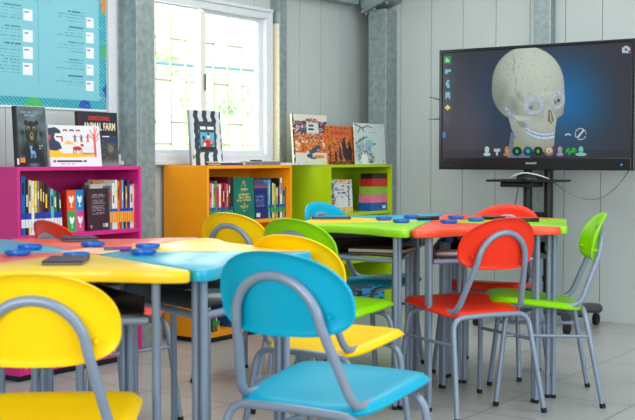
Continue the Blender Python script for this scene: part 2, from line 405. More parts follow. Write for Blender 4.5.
# ------------------------------------------------------------------ bookcases
BX0, BX1 = -4.47, -4.14; HC = 1.012
def bookcase(y0, y1, m, label):
    t = empty('bookcase', (BX0, y0, 0), 0, label, 'bookcase'); W = y1-y0; D = BX1-BX0; T = .018
    boxobj('side_panel', (0, D, 0, T, .03, HC-T), m, t, .0015); boxobj('side_panel', (0, D, W-T, W, .03, HC-T), m, t, .0015)
    boxobj('top_panel', (0, D, 0, W, HC-T, HC), m, t, .0015); boxobj('back_panel', (0, .006, T, W-T, .05, HC-T), m, t)
    boxobj('bottom_panel', (.007, D-.002, T, W-T, .032, .055), m, t)
    for z in (.365, .688): boxobj('shelf_board', (.007, D-.003, T, W-T, z-.02, z), m, t, .001)
    boxobj('plinth', (.02, D-.03, .02, W-.02, 0, .03), M_black, t)
    for yy in (W*.42, W*.62): tubeobj('screw_hole', [(.0065, yy, .92), (.009, yy, .92)], .006, M_black, t, 8)
    return t
M_pink = mat('magenta_melamine', (208,38,132), .42, var=.02); M_orange = mat('orange_melamine', (250,158,0), .42, var=.02); M_lime = mat('lime_melamine', (176,205,0), .42, var=.02)
YP = (on(0, BX1, 17).y, on(0, BX1, 141).y); YO = (on(0, BX1, 207).y, on(0, BX1, 292).y); YG = (on(0, BX1, 330).y, 6.838)
bookcase(YP[0], YP[1], M_pink, 'magenta pink bookcase beneath the turquoise poster')
bookcase(YO[0], YO[1], M_orange, 'orange bookcase below the window')
bookcase(YG[0], YG[1], M_lime, 'lime green bookcase next to the room corner')
print('bookcases', YP, YO, YG)

# ------------------------------------------------------------------ books
CN = {'white': (226,226,222), 'cream': (222,208,170), 'black': (28,27,30), 'grey': (120,122,126), 'brown': (92,58,44), 'navy': (26,34,84),
      'blue': (20,92,170), 'light blue': (96,178,210), 'teal': (20,130,126), 'green': (36,120,74), 'light green': (140,185,60), 'yellow': (226,190,50),
      'orange': (232,120,30), 'red': (196,36,38), 'maroon': (98,26,44), 'purple': (76,44,110), 'pink': (224,120,150), 'tan': (176,134,100)}
def bookmat(c): return mat(c.replace(' ', '_')+'_book_cover', CN[c], .42, var=.18, scale=55)
ORD = ['first','second','third','fourth','fifth','sixth','seventh','eighth','ninth','tenth','eleventh','twelfth','thirteenth','fourteenth','fifteenth','sixteenth','seventeenth','eighteenth','nineteenth','twentieth']
def spine_book(y0, y1, z0, z1, col, label, group, band=None, lean=0.0, depth=.2, front=None):
    xf = front if front is not None else BX1-.035
    w_ = y1-y0; h = z1-z0; t = empty('book', (xf, y0, z0), 0, label, 'book', group); t.rotation_euler = (lean, 0, 0)
    bm = bmesh.new(); k = .0015
    box(bm, -depth, 0, 0, k, 0, h); box(bm, -depth, 0, w_-k, w_, 0, h); box(bm, -k, 0, k, w_-k, 0, h)
    bobj('cover', bm, bookmat(col), t)
    boxobj('pages', (-depth+.004, -k, k, w_-k, .002, h-.004), M_pages, t)
    # printed title block on the spine
    c2 = random.choice([(230,225,210), (240,200,60), (30,30,34), (200,60,50)])
    z = h*random.uniform(.5, .7)
    boxobj('title_print', (0, .0006, w_*.25, w_*.75, z, z+h*random.uniform(.12, .3)), mat('spine_print_%d_%d_%d' % c2, c2, .5), t)
    if band:
        zz = .035
        for c, hh in band:
            boxobj('shelf_mark', (0, .0009, 0, w_, zz, zz+hh), mat('mark_%d_%d_%d' % c, c, .5), t); zz += hh
    return t
def row(case, row_name, base, items, band, group, x=None):
    """items: (px0, px1, py_top, colour, lean)"""
    xf = x if x is not None else BX1-.035
    for i, it in enumerate(items):
        px0, px1, pt, col = it[:4]; ln_ = it[4] if len(it) > 4 else 0
        a = on(0, xf, px0); b2 = on(0, xf, px1); zt_ = on(0, xf, px0, pt).z if pt else base+.22
        spine_book(a.y+.0006, b2.y-.0006, base+.0005, zt_, col, '%s book, %s from left on %s, %s bookcase' % (col, ORD[i], row_name, case), group, band if i % 7 != 3 else band[:1], ln_)
BB = [((225,228,235), .04), ((30,60,170), .03)]
row('pink', 'upper shelf, left row', .688, [(20.5,25,176,'blue'),(25.2,28,180,'black'),(28.2,30.8,180,'cream'),(31,33.8,181,'white'),(34,36.6,181,'yellow'),(36.8,39,181,'grey'),(39.2,42,181,'brown'),
  (42.2,44,182,'maroon'),(44.2,47.5,183,'black'),(47.8,50.5,187,'brown',.02),(50.8,54,189,'light blue',.03),(54.3,57.2,191,'green',.04),(57.5,59.6,192,'navy',.05),(59.9,62,193,'brown',.06)], BB, 'upright books on the upper shelf of the pink bookcase')
BO = [((240,160,60), .055), ((25,70,170), .016)]
row('pink', 'upper shelf, right row', .688, [(109.5,111.5,186,'grey'),(111.8,114.5,183,'white'),(114.8,117,180,'white'),(117.2,119.2,181,'orange'),(119.4,121.2,180,'red'),(121.4,123.2,180,'light blue'),(123.4,125,181,'black'),
  (125.2,127,186,'tan'),(127.2,129.5,180,'purple'),(129.7,132.6,186,'white'),(132.8,134.5,184,'cream'),(134.7,136.4,181,'tan'),(136.6,137.6,184,'teal')], BO, 'upright books on the upper shelf of the pink bookcase')
BL = [((235,235,235), .03), ((240,150,50), .03)]
row('pink', 'bottom shelf', .055, [(22,26,0,'yellow'),(26.3,29,0,'black'),(29.3,33,0,'cream'),(33.2,36.5,0,'green'),(36.8,41,0,'white'),(41.2,44,0,'red'),(95,99,0,'white'),(99.3,103,0,'teal'),(103.3,107,0,'navy'),(107.3,111,0,'tan'),(111.2,114,0,'white'),(114.2,117,0,'red'),
  (117.2,120,0,'white'),(120.2,123,0,'maroon'),(123.2,126,0,'white'),(126.2,129,0,'orange'),(129.2,132,0,'cream'),(132.2,135,0,'brown'),(135.2,137.4,0,'orange')], BL, 'upright books on the bottom shelf of the pink bookcase')
BG = [((40,150,80), .028), ((20,90,140), .02)]
row('orange', 'upper shelf, left row', .688, [(209.5,211.5,183,'pink'),(211.7,213.4,184,'white'),(213.6,214.9,184,'light green'),(215.1,216.8,181,'grey'),(217,218.8,187,'red'),(219,220.8,184,'white'),(221,222.6,183,'red'),(222.8,224.2,185,'navy'),(224.4,226.4,183,'red'),(226.6,228.2,184,'tan'),(228.4,230.4,177,'maroon'),(230.6,233,177,'black')], BG, 'upright books on the upper shelf of the orange bookcase')
row('orange', 'upper shelf, right row', .688, [(268.6,270.2,180,'light blue'),(270.4,272,181,'navy'),(272.2,273.8,183,'cream'),(274,275.6,184,'light green'),(275.8,278,187,'tan'),(278.2,279.8,178,'black'),(280,282,178,'white'),(282.4,285,187,'grey'),(285.2,287.8,187,'black')], BG, 'upright books on the upper shelf of the orange bookcase')
row('orange', 'bottom shelf', .055, [(212,214.5,320,'green'),(214.7,217,316,'red'),(217.2,219,322,'yellow'),(236,239,0,'blue'),(239.2,242,0,'red')], BG[:1], 'upright books on the bottom shelf of the orange bookcase')
row('green', 'bottom shelf', .055, [(336,340,0,'white'),(340.3,344,0,'blue'),(344.2,347,0,'teal')], BG[:1], 'upright books on the bottom shelf of the green bookcase')

def cover_book(label, px0, px1, pyt, x, z0, paint, body, thick=.018, lean=.07, yaw=0.0, res=110, band=None, group=None):
    if z0 > 1: px0 += 3; px1 += 1.5
    a = on(0, x, px0); b2 = on(0, x, px1); zt_ = on(0, x, (px0+px1)/2, pyt).z; W = b2.y-a.y; H = (zt_-z0)/math.cos(lean)
    t = empty('book', (x, (a.y+b2.y)/2, z0), yaw, label, 'book', group); t.rotation_euler = (0, -lean, yaw)
    T = thick; bm = bmesh.new()
    box(bm, -.0015, 0, -W/2, W/2, 0, H); box(bm, -T, -T+.0015, -W/2, W/2, 0, H); box(bm, -T+.0015, -.0015, -W/2, -W/2+.0015, 0, H)
    bobj('cover', bm, bookmat(body), t)
    boxobj('pages', (-T+.0015, -.0015, -W/2+.0015, W/2-.004, .003, H-.003), M_pages, t)
    print_sheet('cover_print', lambda u, v: (np.full(u.shape, .0006), -W/2+u*W, H-v*H), int(res*W/H)+2, res, lambda u, v, P: paint(u, v), PRINT, t)
    t['w'] = W; t['h'] = H
    return t, W, H
R_ = (math.pi/2, 0, math.pi/2)
def fill(u, c): return np.ones(u.shape+(3,))*np.asarray(c, float)
def textlines(img, u, v, x0, x1, y0, n, dy, h, c, seed, cell=.03):
    for k in range(n):
        m = rect(u, v, x0, x1-.06*((seed+k) % 3), y0+k*dy, y0+k*dy+h)*(cells(u, v, cell, 9, seed+k) > .22)
        img = over(img, m, c)
    return img
def p_bear(u, v):
    n = cells(u, v, .03, .02, 1); g = .5+.5*np.sin(u*9+3*np.sin(v*7))*np.sin(v*11)
    img = fill(u, (96,116,122))*(.75+.35*g[..., None])*(1-.1*n[..., None]); img = img*(1-.55*np.clip(v-.3, 0, 1)[..., None])
    img = over(img, ell(u, v, .5, 1.0, .46, .52, soft=.25), (22,25,28))
    for s in (.22, .82): img = over(img, ell(u, v, s, .42+.05*s, .08, .06, soft=.6), (26,30,34)); img = over(img, rect(u, v, s-.012, s+.012, .4, .62), (30,34,38))
    for s in (.34, .68): img = over(img, ell(u, v, s, .27, .07, .045), (30,30,32))
    img = over(img, ell(u, v, .5, .43, .21, .2, soft=.12), (34,33,33))
    for s in (.41, .6): img = over(img, ell(u, v, s, .36, .07, .045, soft=.4), (150,135,90)); img = over(img, ell(u, v, s, .37, .03, .02), (20,18,18))
    img = over(img, ell(u, v, .51, .49, .08, .09, soft=.4), (140,120,84)); img = over(img, ell(u, v, .51, .47, .035, .02), (15,15,16))
    deer = np.maximum.reduce([ell(u, v, .53, .76, .09, .035, soft=.3), rect(u, v, .455, .475, .76, .86), rect(u, v, .5, .515, .76, .85), rect(u, v, .57, .585, .76, .86), rect(u, v, .6, .615, .77, .85), ell(u, v, .47, .68, .04, .03), rect(u, v, .455, .5, .68, .75), rect(u, v, .43, .44, .61, .67), rect(u, v, .5, .51, .61, .67)])
    img = over(img, deer, (110,165,215)); img = over(img, ell(u, v, .55, .97, .25, .05, soft=.6), (70,100,130))
    img = textlines(img, u, v, .18, .9, .075, 1, .05, .045, (120,135,140), 3, .04); img = textlines(img, u, v, .3, .75, .14, 1, .05, .015, (150,160,165), 5)
    img = textlines(img, u, v, .74, .92, .64, 2, .045, .018, (190,195,200), 7)
    img = over(img, rect(u, v, 0, .06, 0, 1), (30,34,38)); img = over(img, rect(u, v, .1, .26, .8, .85), (40,60,110)); img = over(img, rect(u, v, .1, .26, .85, .93), (225,130,50)); img = over(img, rect(u, v, 0, .06, .86, .96), (215,215,210))
    return img
def p_land(u, v):
    img = fill(u, (222,225,232)); A = over
    img = A(img, ell(u, v, .4, .8, .2, .12), (240,190,50)); img = A(img, rect(u, v, 0, .85, .68, .76)*(v > .68), (240,190,50)); img = A(img, ell(u, v, .1, .7, .15, .12), (240,190,50))
    img = A(img, rect(u, v, 0, 1, .78, 1), (226,229,235))
    img = A(img, poly(u, v, [(.0,.08),(.13,.05),(.22,.12),(.24,.22),(.10,.26),(.12,.36),(.2,.42),(.24,.56),(.13,.62),(0,.6)]), (52,60,84))
    img = A(img, poly(u, v, [(.12,.2),(.24,.2),(.24,.42),(.2,.42),(.13,.36)]), (226,229,235)); img = A(img, rect(u, v, .14, .24, .27, .3), (52,60,84)); img = A(img, ell(u, v, .25, .33, .02, .08), (220,60,60)); img = A(img, ell(u, v, .02, .3, .025, .07), (215,60,60))
    for k, c in enumerate(((170,45,50), (60,40,60), (190,50,50))): x = .32+k*.125; img = A(img, ell(u, v, x, .115, .05, .022), c); img = A(img, rect(u, v, x-.04, x-.03, .12, .17), c); img = A(img, rect(u, v, x+.03, x+.04, .12, .17), c)
    img = A(img, poly(u, v, [(.27,.46),(.36,.37),(.42,.40),(.5,.47)]), (240,190,60))
    for k, c in enumerate(((60,90,150), (40,60,130), (220,90,60))):
        x = .5+k*.125; img = A(img, rect(u, v, x-.018, x+.018, .26, .36), c); img = A(img, ell(u, v, x, .24, .014, .025), (120,50,50)); img = A(img, rect(u, v, x-.03, x+.03, .36, .41), (220,140,60)); img = A(img, rect(u, v, x-.05, x+.05, .27, .285), (180,60,60))
    img = A(img, ell(u, v, .53, .56, .09, .055), (185,50,45)); img = A(img, ell(u, v, .63, .48, .035, .035), (185,50,45))
    for x in (.46, .5, .58, .62): img = A(img, rect(u, v, x-.009, x+.009, .57, .69), (175,45,45))
    for k in range(5): img = A(img, ell(u, v, .66+k*.05, .68, .018, .018), (30,35,50)); img = A(img, rect(u, v, .66+k*.05, .665+k*.05, .68, .73), (30,35,50))
    for k in range(8): img = A(img, ell(u, v, .7+(k % 4)*.04, .53+.06*(k//4), .01, .012), (240,170,110))
    img = A(img, rect(u, v, .86, .905, .2, .76), (228,88,80))
    for (x0, y0, x1, y1) in ((.88,.35,.99,.16),(.88,.3,.8,.1),(.88,.22,.9,.02),(.88,.42,.97,.3),(.88,.3,.94,.06),(.87,.34,.76,.2)):
        t_ = np.clip(((u-x0)*(x1-x0)+(v-y0)*(y1-y0))/((x1-x0)**2+(y1-y0)**2), 0, 1); img = A(img, (np.hypot(u-x0-t_*(x1-x0), (v-y0-t_*(y1-y0))*.7) < .010).astype(float), (228,98,92))
    img = textlines(img, u, v, .06, .82, .845, 1, .05, .05, (60,62,80), 2, .022); img = textlines(img, u, v, .2, .55, .93, 1, .05, .02, (150,150,165), 4, .014)
    return img
def p_farm(u, v):
    img = fill(u, (30,36,48)); img = over(img, (v > .45).astype(float), (34,62,110), .8); img = over(img, np.clip((v-.55)/.3, 0, 1), (96,106,112), .55)
    hill = ell(u, v, .75, .98, .42, .48, soft=.12); img = over(img, hill, (58,62,62)); img = over(img, ell(u, v, .8, .68, .1, .1, soft=.5), (120,118,90))
    img = over(img, (cells(u, v, .03, .025, 3) > .72)*hill, (96,98,92), .6); img = over(img, np.clip((v-.86)/.1, 0, 1), (150,152,145), .7)
    img = over(img, rect(u, v, 0, .09, 0, 1), (60,26,30)); img = textlines(img, u, v, .3, .9, .44, 1, .1, .02, (220,220,215), 3, .06); img = textlines(img, u, v, .62, .8, .53, 1, .1, .025, (200,50,45), 5, .04)
    return img
def p_stripe(u, v):
    a = ((u*3.6+.04*np.sin(v*23)+.5*(np.floor(v*14) % 2)*.12+.5) % 1 < .52).astype(float)
    img = over(fill(u, (206,210,216)), a, (52,62,70)); img = over(img, rect(u, v, .27, .8, .20, .76), (62,70,78))
    img = textlines(img, u, v, .32, .76, .295, 1, .1, .05, (235,235,235), 6, .055)
    q = rect(u, v, .31, .76, .40, .73); img = over(img, q, (96,176,206)); img = over(img, rect(u, v, .31, .76, .66, .73), (40,44,50)); img = over(img, ell(u, v, .55, .6, .2, .07)*q, (196,48,44))
    for (x, y, r, c) in ((.42,.5,.05,(70,56,60)), (.57,.47,.05,(228,222,214)), (.57,.43,.035,(50,50,56)), (.44,.62,.05,(222,214,204)), (.66,.61,.05,(60,120,60)), (.66,.58,.035,(210,170,140))): img = over(img, ell(u, v, x, y, r, r*.8)*q, c)
    img = over(img, ell(u, v, .04, .84, .07, .05), (50,150,70)); img = over(img, ell(u, v, .05, .8, .04, .02), (240,190,40)); img = over(img, rect(u, v, 0, .04, 0, 1), (190,196,204))
    return img
def p_mosaic(u, v):
    n = cells(u, v, .035, .022, 1); n2 = cells(u, v, .06, .04, 9)
    base = fill(u, (218,214,200)); up = np.maximum(rect(u, v, .0, 1, .13, .5), ell(u, v, .55, .16, .25, .09))
    base = over(base, up, (58,72,104)); base = over(base, ((n > .72) & (up > 0)).astype(float), (200,110,90)); base = over(base, ((n < .14) & (up > 0)).astype(float), (230,210,190))
    lo = rect(u, v, 0, 1, .36, .76)*(n2 > .1+np.clip((.55-v)*2.5, 0, 1)); base = over(base, lo, (214,116,56)); base = over(base, lo*(n > .7), (170,70,44)); base = over(base, lo*(n < .2), (236,170,90))
    for (x, y) in ((.6,.7),(.7,.65),(.52,.74),(.45,.82)): base = over(base, ell(u, v, x, y, .09, .045), (64,84,104)); 
    base = over(base, ell(u, v, .72, .84, .18, .035), (226,130,60)); base = over(base, ell(u, v, .55, .87, .1, .02), (60,110,140))
    base = over(base, rect(u, v, .40, .74, .155, .37), (214,214,206)); base = textlines(base, u, v, .46, .66, .2, 1, .1, .035, (60,66,80), 4, .05); base = textlines(base, u, v, .44, .72, .27, 1, .1, .045, (50,56,70), 8, .05)
    base = over(base, rect(u, v, 0, .05, 0, 1)*(n > .3), (60,66,80)); base = over(base, rect(u, v, .1, .9, .95, .965)*(n > .75), (110,110,110))
    return base
def p_village(u, v):
    n = cells(u, v, .04, .03, 2); img = over(fill(u, (190,92,48)), (n > .6).astype(float), (226,130,56)); img = over(img, (n < .2).astype(float), (112,50,44))
    img = over(img, rect(u, v, .06, .92, .09, .28), (206,112,60)); 
    for (x, y, rx, ry) in ((.62,.62,.09,.26),(.45,.72,.06,.2),(.82,.7,.09,.25),(.28,.8,.05,.16),(.7,.75,.1,.2),(.55,.45,.04,.05),(.62,.36,.05,.06),(.82,.45,.06,.06)): img = over(img, ell(u, v, x, y, rx, ry, soft=.2), (58,38,44))
    img = over(img, rect(u, v, .06, .1, .5, 1)*(n > .2), (70,44,46)); img = over(img, ell(u, v, .46, .68, .04, .09), (66,56,112)); img = over(img, rect(u, v, 0, 1, .92, 1)*(n > .4), (90,48,40))
    for x in (.35, .5, .66, .8): img = over(img, rect(u, v, x-.01, x+.01, .75, .97), (48,32,38))
    return img
def p_blossom(u, v):
    img = fill(u, (200,212,210)); D = (66,82,90); n = cells(u, v, .03, .02, 7)
    for (x0, y0, x1, y1) in ((.0,.02,.25,.12),(.25,.12,.42,.06),(.2,.1,.1,.22),(.25,.12,.3,.2),(.42,.06,.55,.1),(.0,.5,.4,.33),(.1,.45,.2,.36),(.22,.4,.3,.32)):
        t_ = np.clip(((u-x0)*(x1-x0)+(v-y0)*(y1-y0))/((x1-x0)**2+(y1-y0)**2), 0, 1); img = over(img, (np.hypot(u-x0-t_*(x1-x0), v-y0-t_*(y1-y0)) < .014).astype(float), D)
    img = over(img, ell(u, v, .2, .7, .26, .3, soft=.5)*(n > .35), (112,134,142)); img = over(img, ell(u, v, .45, .5, .18, .14, soft=.5), (130,190,200)); img = over(img, ell(u, v, .28, .88, .12, .15), (226,232,230))
    img = over(img, ell(u, v, .5, .85, .12, .16, soft=.4)*(n > .3), (64,84,84)); img = over(img, ell(u, v, .42, .66, .1, .1)*(n > .4), (90,120,150)); img = over(img, ell(u, v, .62, .5, .06, .025), (120,130,70))
    img = textlines(img, u, v, .45, .68, .21, 1, .1, .025, (140,170,180), 3, .04); img = over(img, rect(u, v, .9, .94, .9, .93), (200,60,60)); img = over(img, rect(u, v, .45, 1, .08, .09), (180,190,190))
    img = over(img, (np.abs((u-.2)-(1-v)*.9) < .02).astype(float)*(u > .7), (222,230,228), .6)
    return img
def p_birds(u, v):
    img = fill(u, (228,92,40)); img = over(img, rect(u, v, .52, 1, 0, .5), (30,130,196)); img = over(img, rect(u, v, 0, .52, .5, 1), (60,158,84)); img = over(img, rect(u, v, .52, 1, .5, 1), (212,70,140))
    for (x, y) in ((.26,.24),(.76,.24),(.26,.74),(.76,.74)):
        img = over(img, np.maximum.reduce([ell(u, v, x, y, .12, .075), ell(u, v, x-.09, y-.06, .06, .05), ell(u, v, x+.1, y-.05, .05, .06), rect(u, v, x-.02, x+.02, y, y+.17), rect(u, v, x-.06, x+.06, y+.15, y+.17)]), (235,240,240))
    return img
def p_maroon(u, v):
    img = fill(u, (56,30,40)); img = over(img, rect(u, v, .62, .95, .84, .93)*(cells(u, v, .03, 9, 1) > .4), (200,200,200)); img = over(img, ell(u, v, .1, .9, .05, .035), (170,150,160))
    for y0, n_ in ((.13, 3), (.27, 3), (.41, 4), (.57, 2)): img = textlines(img, u, v, .15, .85, y0, n_, .035, .018, (150,130,142), int(y0*40), .03)
    return img
def p_gold(u, v):
    img = fill(u, (14,112,92)); G = (190,170,90)
    for y0, w2, h in ((.1,.03,.06),(.2,.12,.015),(.26,.2,.05),(.34,.1,.01),(.38,.26,.05),(.45,.3,.05),(.52,.34,.05),(.62,.06,.02),(.67,.2,.02),(.71,.16,.02),(.78,.08,.02)):
        img = over(img, rect(u, v, .5-w2, .5+w2, y0, y0+h)*(cells(u, v, .045, .025, int(y0*50)) > .35), G)
    img = over(img, (np.abs(np.abs(u-.5)-.06) < .012)*rect(u, v, 0, 1, .08, .2), G)
    return img
def p_navy(u, v):
    img = fill(u, (22,40,104)); img = over(img, rect(u, v, 0, 1, 0, .13), (70,84,120)); img = over(img, rect(u, v, 0, 1, .1, .14), (170,70,80))
    for y0 in (.34, .46, .58): img = textlines(img, u, v, .08, .8, y0, 3, .03, .015, (120,135,180), int(y0*30), .04)
    img = over(img, rect(u, v, .1, .4, .84, .95), (200,210,220)); return img
def p_animals(u, v):
    n = cells(u, v, .05, .035, 4); img = fill(u, (214,216,218)); img = over(img, rect(u, v, 0, 1, .84, 1), (222,186,110)); img = over(img, rect(u, v, .3, 1, 0, .12)*(n > .4), (226,170,110))
    img = over(img, rect(u, v, 0, .14, .1, 1)*(n > .25), (40,96,84)); img = over(img, rect(u, v, .05, .22, .5, .9)*(n > .6), (210,120,60)); img = over(img, rect(u, v, .8, .84, .2, .82), (70,70,74)); img = over(img, ell(u, v, .56, .2, .08, .03)*(n > .4), (200,120,60))
    img = textlines(img, u, v, .2, .6, .3, 1, .1, .03, (60,80,120), 3, .05); img = textlines(img, u, v, .3, .75, .38, 1, .1, .05, (46,70,100), 4, .06); img = over(img, (n > .93).astype(float), (60,70,70)); return img
ZT = HC+.0005
g1 = 'picture books displayed on top of the bookcases'
cover_book('book with a dark bear and small blue deer cover, on the pink bookcase', 14, 47, 106.5, -4.2, ZT, p_bear, 'black', .02, .06, .03, 150, group=g1)
cover_book('wide white picture book with red animals and a bearded face on its cover', 47.5, 100.5, 125.5, -4.235, ZT, p_land, 'white', .012, .09, .0, 130, group=g1)
t, W, H = cover_book('dark book with ANIMAL FARM on its cover, behind the wide white picture book', 76.5, 117.5, 112, -4.285, ZT, p_farm, 'black', .02, .05, .0, 150, group=g1)
M_ct = mat('cream_lettering', (228,214,184), .5); M_rt = mat('red_lettering', (206,48,40), .5)
text('title', 'ANIMAL FARM', .055, M_ct, t, (.0012, .012, H*.665), R_, W*.80, .0012); text('author_name', 'GEORGE ORWELL', .028, M_rt, t, (.0012, .01, H*.85), R_, W*.55, .0008)
cover_book('black and white striped comic book with a small colour picture, on the orange bookcase', 189, 221.5, 110.5, -4.27, ZT, p_stripe, 'grey', .015, .07, .0, 150, group=g1)
cover_book('blue and orange mosaic picture book, leftmost on the green bookcase', 291.5, 327.5, 114.5, -4.24, ZT, p_mosaic, 'cream', .014, .07, 0, 150, group=g1)
t, W, H = cover_book('orange picture book with dark figures, in the middle on the green bookcase', 325.8, 353.8, 126, -4.225, ZT, p_village, 'orange', .01, .08, 0, 130, group=g1)
text('title', 'KIRIKU', .038, M_rt, t, (.0012, -.006, H*.77), R_, W*.68, .0012)
cover_book('pale grey picture book with blossom branches, rightmost on the green bookcase', 353.2, 384.6, 123.5, -4.192, ZT, p_blossom, 'white', .01, .06, 0, 140, group=g1)
g2 = 'books facing outward inside the bookcases'; ZS = .6885
cover_book('book with four coloured squares of white birds, on the upper shelf of the pink bookcase', 66, 85, 190, -4.19, ZS, p_birds, 'red', .035, .03, .12, 90, group=g2)
cover_book('dark maroon book showing its back cover, on the upper shelf of the pink bookcase', 88.5, 109, 188.5, -4.175, ZS, p_maroon, 'maroon', .012, .04, .05, 110, group=g2)
cover_book('tall white book directly behind the dark maroon one', 92, 112, 184, -4.215, ZS, lambda u, v: fill(u, (214,214,216)), 'white', .012, .05, 0, 40, group=g2)
cover_book('orange topped book, rearmost behind the dark maroon one', 94, 118, 180.5, -4.245, ZS, lambda u, v: fill(u, (232,150,50)), 'orange', .012, .05, 0, 40, group=g2)
cover_book('tall green book with gold lettering on the orange bookcase shelf', 234, 254.5, 177, -4.18, ZS, p_gold, 'green', .02, .03, 0, 120, group=g2)
cover_book('navy blue book with pale text beside the tall green book', 255, 268, 183, -4.18, ZS, p_navy, 'navy', .012, .03, 0, 90, group=g2)
cover_book('blue book with a red line along its top, directly behind the navy blue book', 255, 272, 178, -4.21, ZS, lambda u, v: over(fill(u, (60,74,112)), rect(u, v, 0, 1, .06, .1), (170,70,80)), 'navy', .012, .03, 0, 60, group=g2)
cover_book('white picture book with leaves and animals on the green bookcase shelf', 332, 353, 179.5, -4.2, ZS, p_animals, 'white', .012, .05, 0, 110, group=g2)
cover_book('blue picture book with dark animal shapes, low in the green bookcase', 350, 391, 283, -4.19, .0555, lambda u, v: over(fill(u, (40,150,205)), (cells(u, v, .1, .08, 3) > .62).astype(float), (22,34,50)), 'blue', .02, .05, 0, 60, group=g2)

# pile of lying books in the green bookcase
def flat_book(x0, x1, y0, y1, z0, th, col, label, group, rz=0.0, wrap=False):
    cx, cy = (x0+x1)/2, (y0+y1)/2; t = empty('book', (cx, cy, z0), rz, label, 'book', group)
    a, b2 = (x1-x0)/2, (y1-y0)/2; bm = bmesh.new(); k = .0025
    box(bm, -a, a, -b2, b2, 0, k); box(bm, -a, a, -b2, b2, th-k, th)
    if wrap: box(bm, -a, a, -b2, -b2+k, k, th-k)
    box(bm, a-k, a, -b2+(k if wrap else 0), b2, k, th-k)
    bobj('cover', bm, bookmat(col), t); boxobj('pages', (-a+.004, a-k, -b2+.003, b2-.003, k, th-k), M_pages, t)
    return t
ya, yb = on(0, -4.17, 371.5).y, on(0, -4.17, 391).y; z = .6885
for i, (c, th) in enumerate((('blue', .056), ('pink', .056), ('light green', .056), ('red', .054), ('black', .036))):
    dy = -.016+.008*i
    t = flat_book(-4.27, -4.172+.003*(i % 2), ya+dy, yb+dy*.5, z, th, c, '%s book in the pile in the green bookcase, %s' % (c, ('lowest', 'second from bottom', 'in the middle of the pile', 'second from top', 'topmost')[i]), 'pile of lying books in the green bookcase', 0, True)
    a = .115; bm = bmesh.new()
    if c == 'blue': boxobj('barcode_label', (.0495, .0502, .03, .07, .014, .034), mat('white_label', (230,230,230), .5), t)
    z += th+.0006
spine_book(yb+.010, yb+.02, .6885, .9, 'black', 'black book standing right of the book pile in the green bookcase', 'upright books in the green bookcase')
spine_book(yb+.022, yb+.028, .6885, .88, 'white', 'thin white book standing rightmost on the upper shelf of the green bookcase', 'upright books in the green bookcase')
# flat things on the bookcase tops
ya, yb = on(0, -4.17, 221).y, on(0, -4.17, 243).y
flat_book(-4.38, -4.17, ya, yb, HC+.0005, .014, 'purple', 'dark patterned book lying flat on the orange bookcase, right of the striped comic', 'books lying flat on the orange bookcase')
flat_book(-4.40, -4.18, ya-.01, yb-.01, HC+.015, .008, 'white', 'thin white book lying on the dark patterned book', 'books lying flat on the orange bookcase')
ya, yb = on(0, -4.17, 243.6).y, on(0, -4.17, 284).y
flat_book(-4.40, -4.16, ya+.01, yb-.05, HC+.0005, .022, 'grey', 'large pale grey book lying flat at the right end of the orange bookcase', 'books lying flat on the orange bookcase')
t = empty('tape_dispenser', (-4.28, on(0, -4.28, 256).y, HC+.0235), .3, 'small dark object on the large pale grey book', 'stationery')
boxobj('body', (-.02, .02, -.05, .05, 0, .009), M_black, t, .003); boxobj('cap', (-.018, .018, .05, .1, 0, .008), mat('white_label', (230,230,230), .5), t, .003)
flat_book(-4.38, -4.2, on(0, -4.2, 296).y-.09, on(0, -4.2, 303).y, HC+.0005, .012, 'white', 'thin white book lying flat at the left end of the green bookcase', None)

# ------------------------------------------------------------------ television on its stand
TY = 6.45; TX0, TX1 = on(1, TY, 439, 110).x, on(1, TY, 634.8, 110).x; TZ0 = on(1, TY, 439, 169.5).z; TZ1 = on(1, TY, 439, 50.3).z
print('tv', TX0, TX1, TZ0, TZ1)
tv = empty('television', ((TX0+TX1)/2, TY, TZ0), 0, 'large black flat screen television showing a skull in three quarter view', 'television')
W, H = TX1-TX0, TZ1-TZ0; hw = W/2
bm = bmesh.new(); B = (.022, .022, .020, .076)   # left right top bottom
box(bm, -hw, -hw+B[0], 0, .04, 0, H, .004); box(bm, hw-B[1], hw, 0, .04, 0, H, .004)
box(bm, -hw+B[0]-.004, hw-B[1]+.004, 0, .04, H-B[2], H, .004); box(bm, -hw+B[0]-.004, hw-B[1]+.004, 0, .04, 0, B[3], .004)
bobj('bezel', bm, mat('gloss_black_bezel', (13,14,18), .22), tv)
boxobj('back_shell', (-hw+.03, hw-.03, .04, .085, .03, H-.03), M_black, tv, .01)
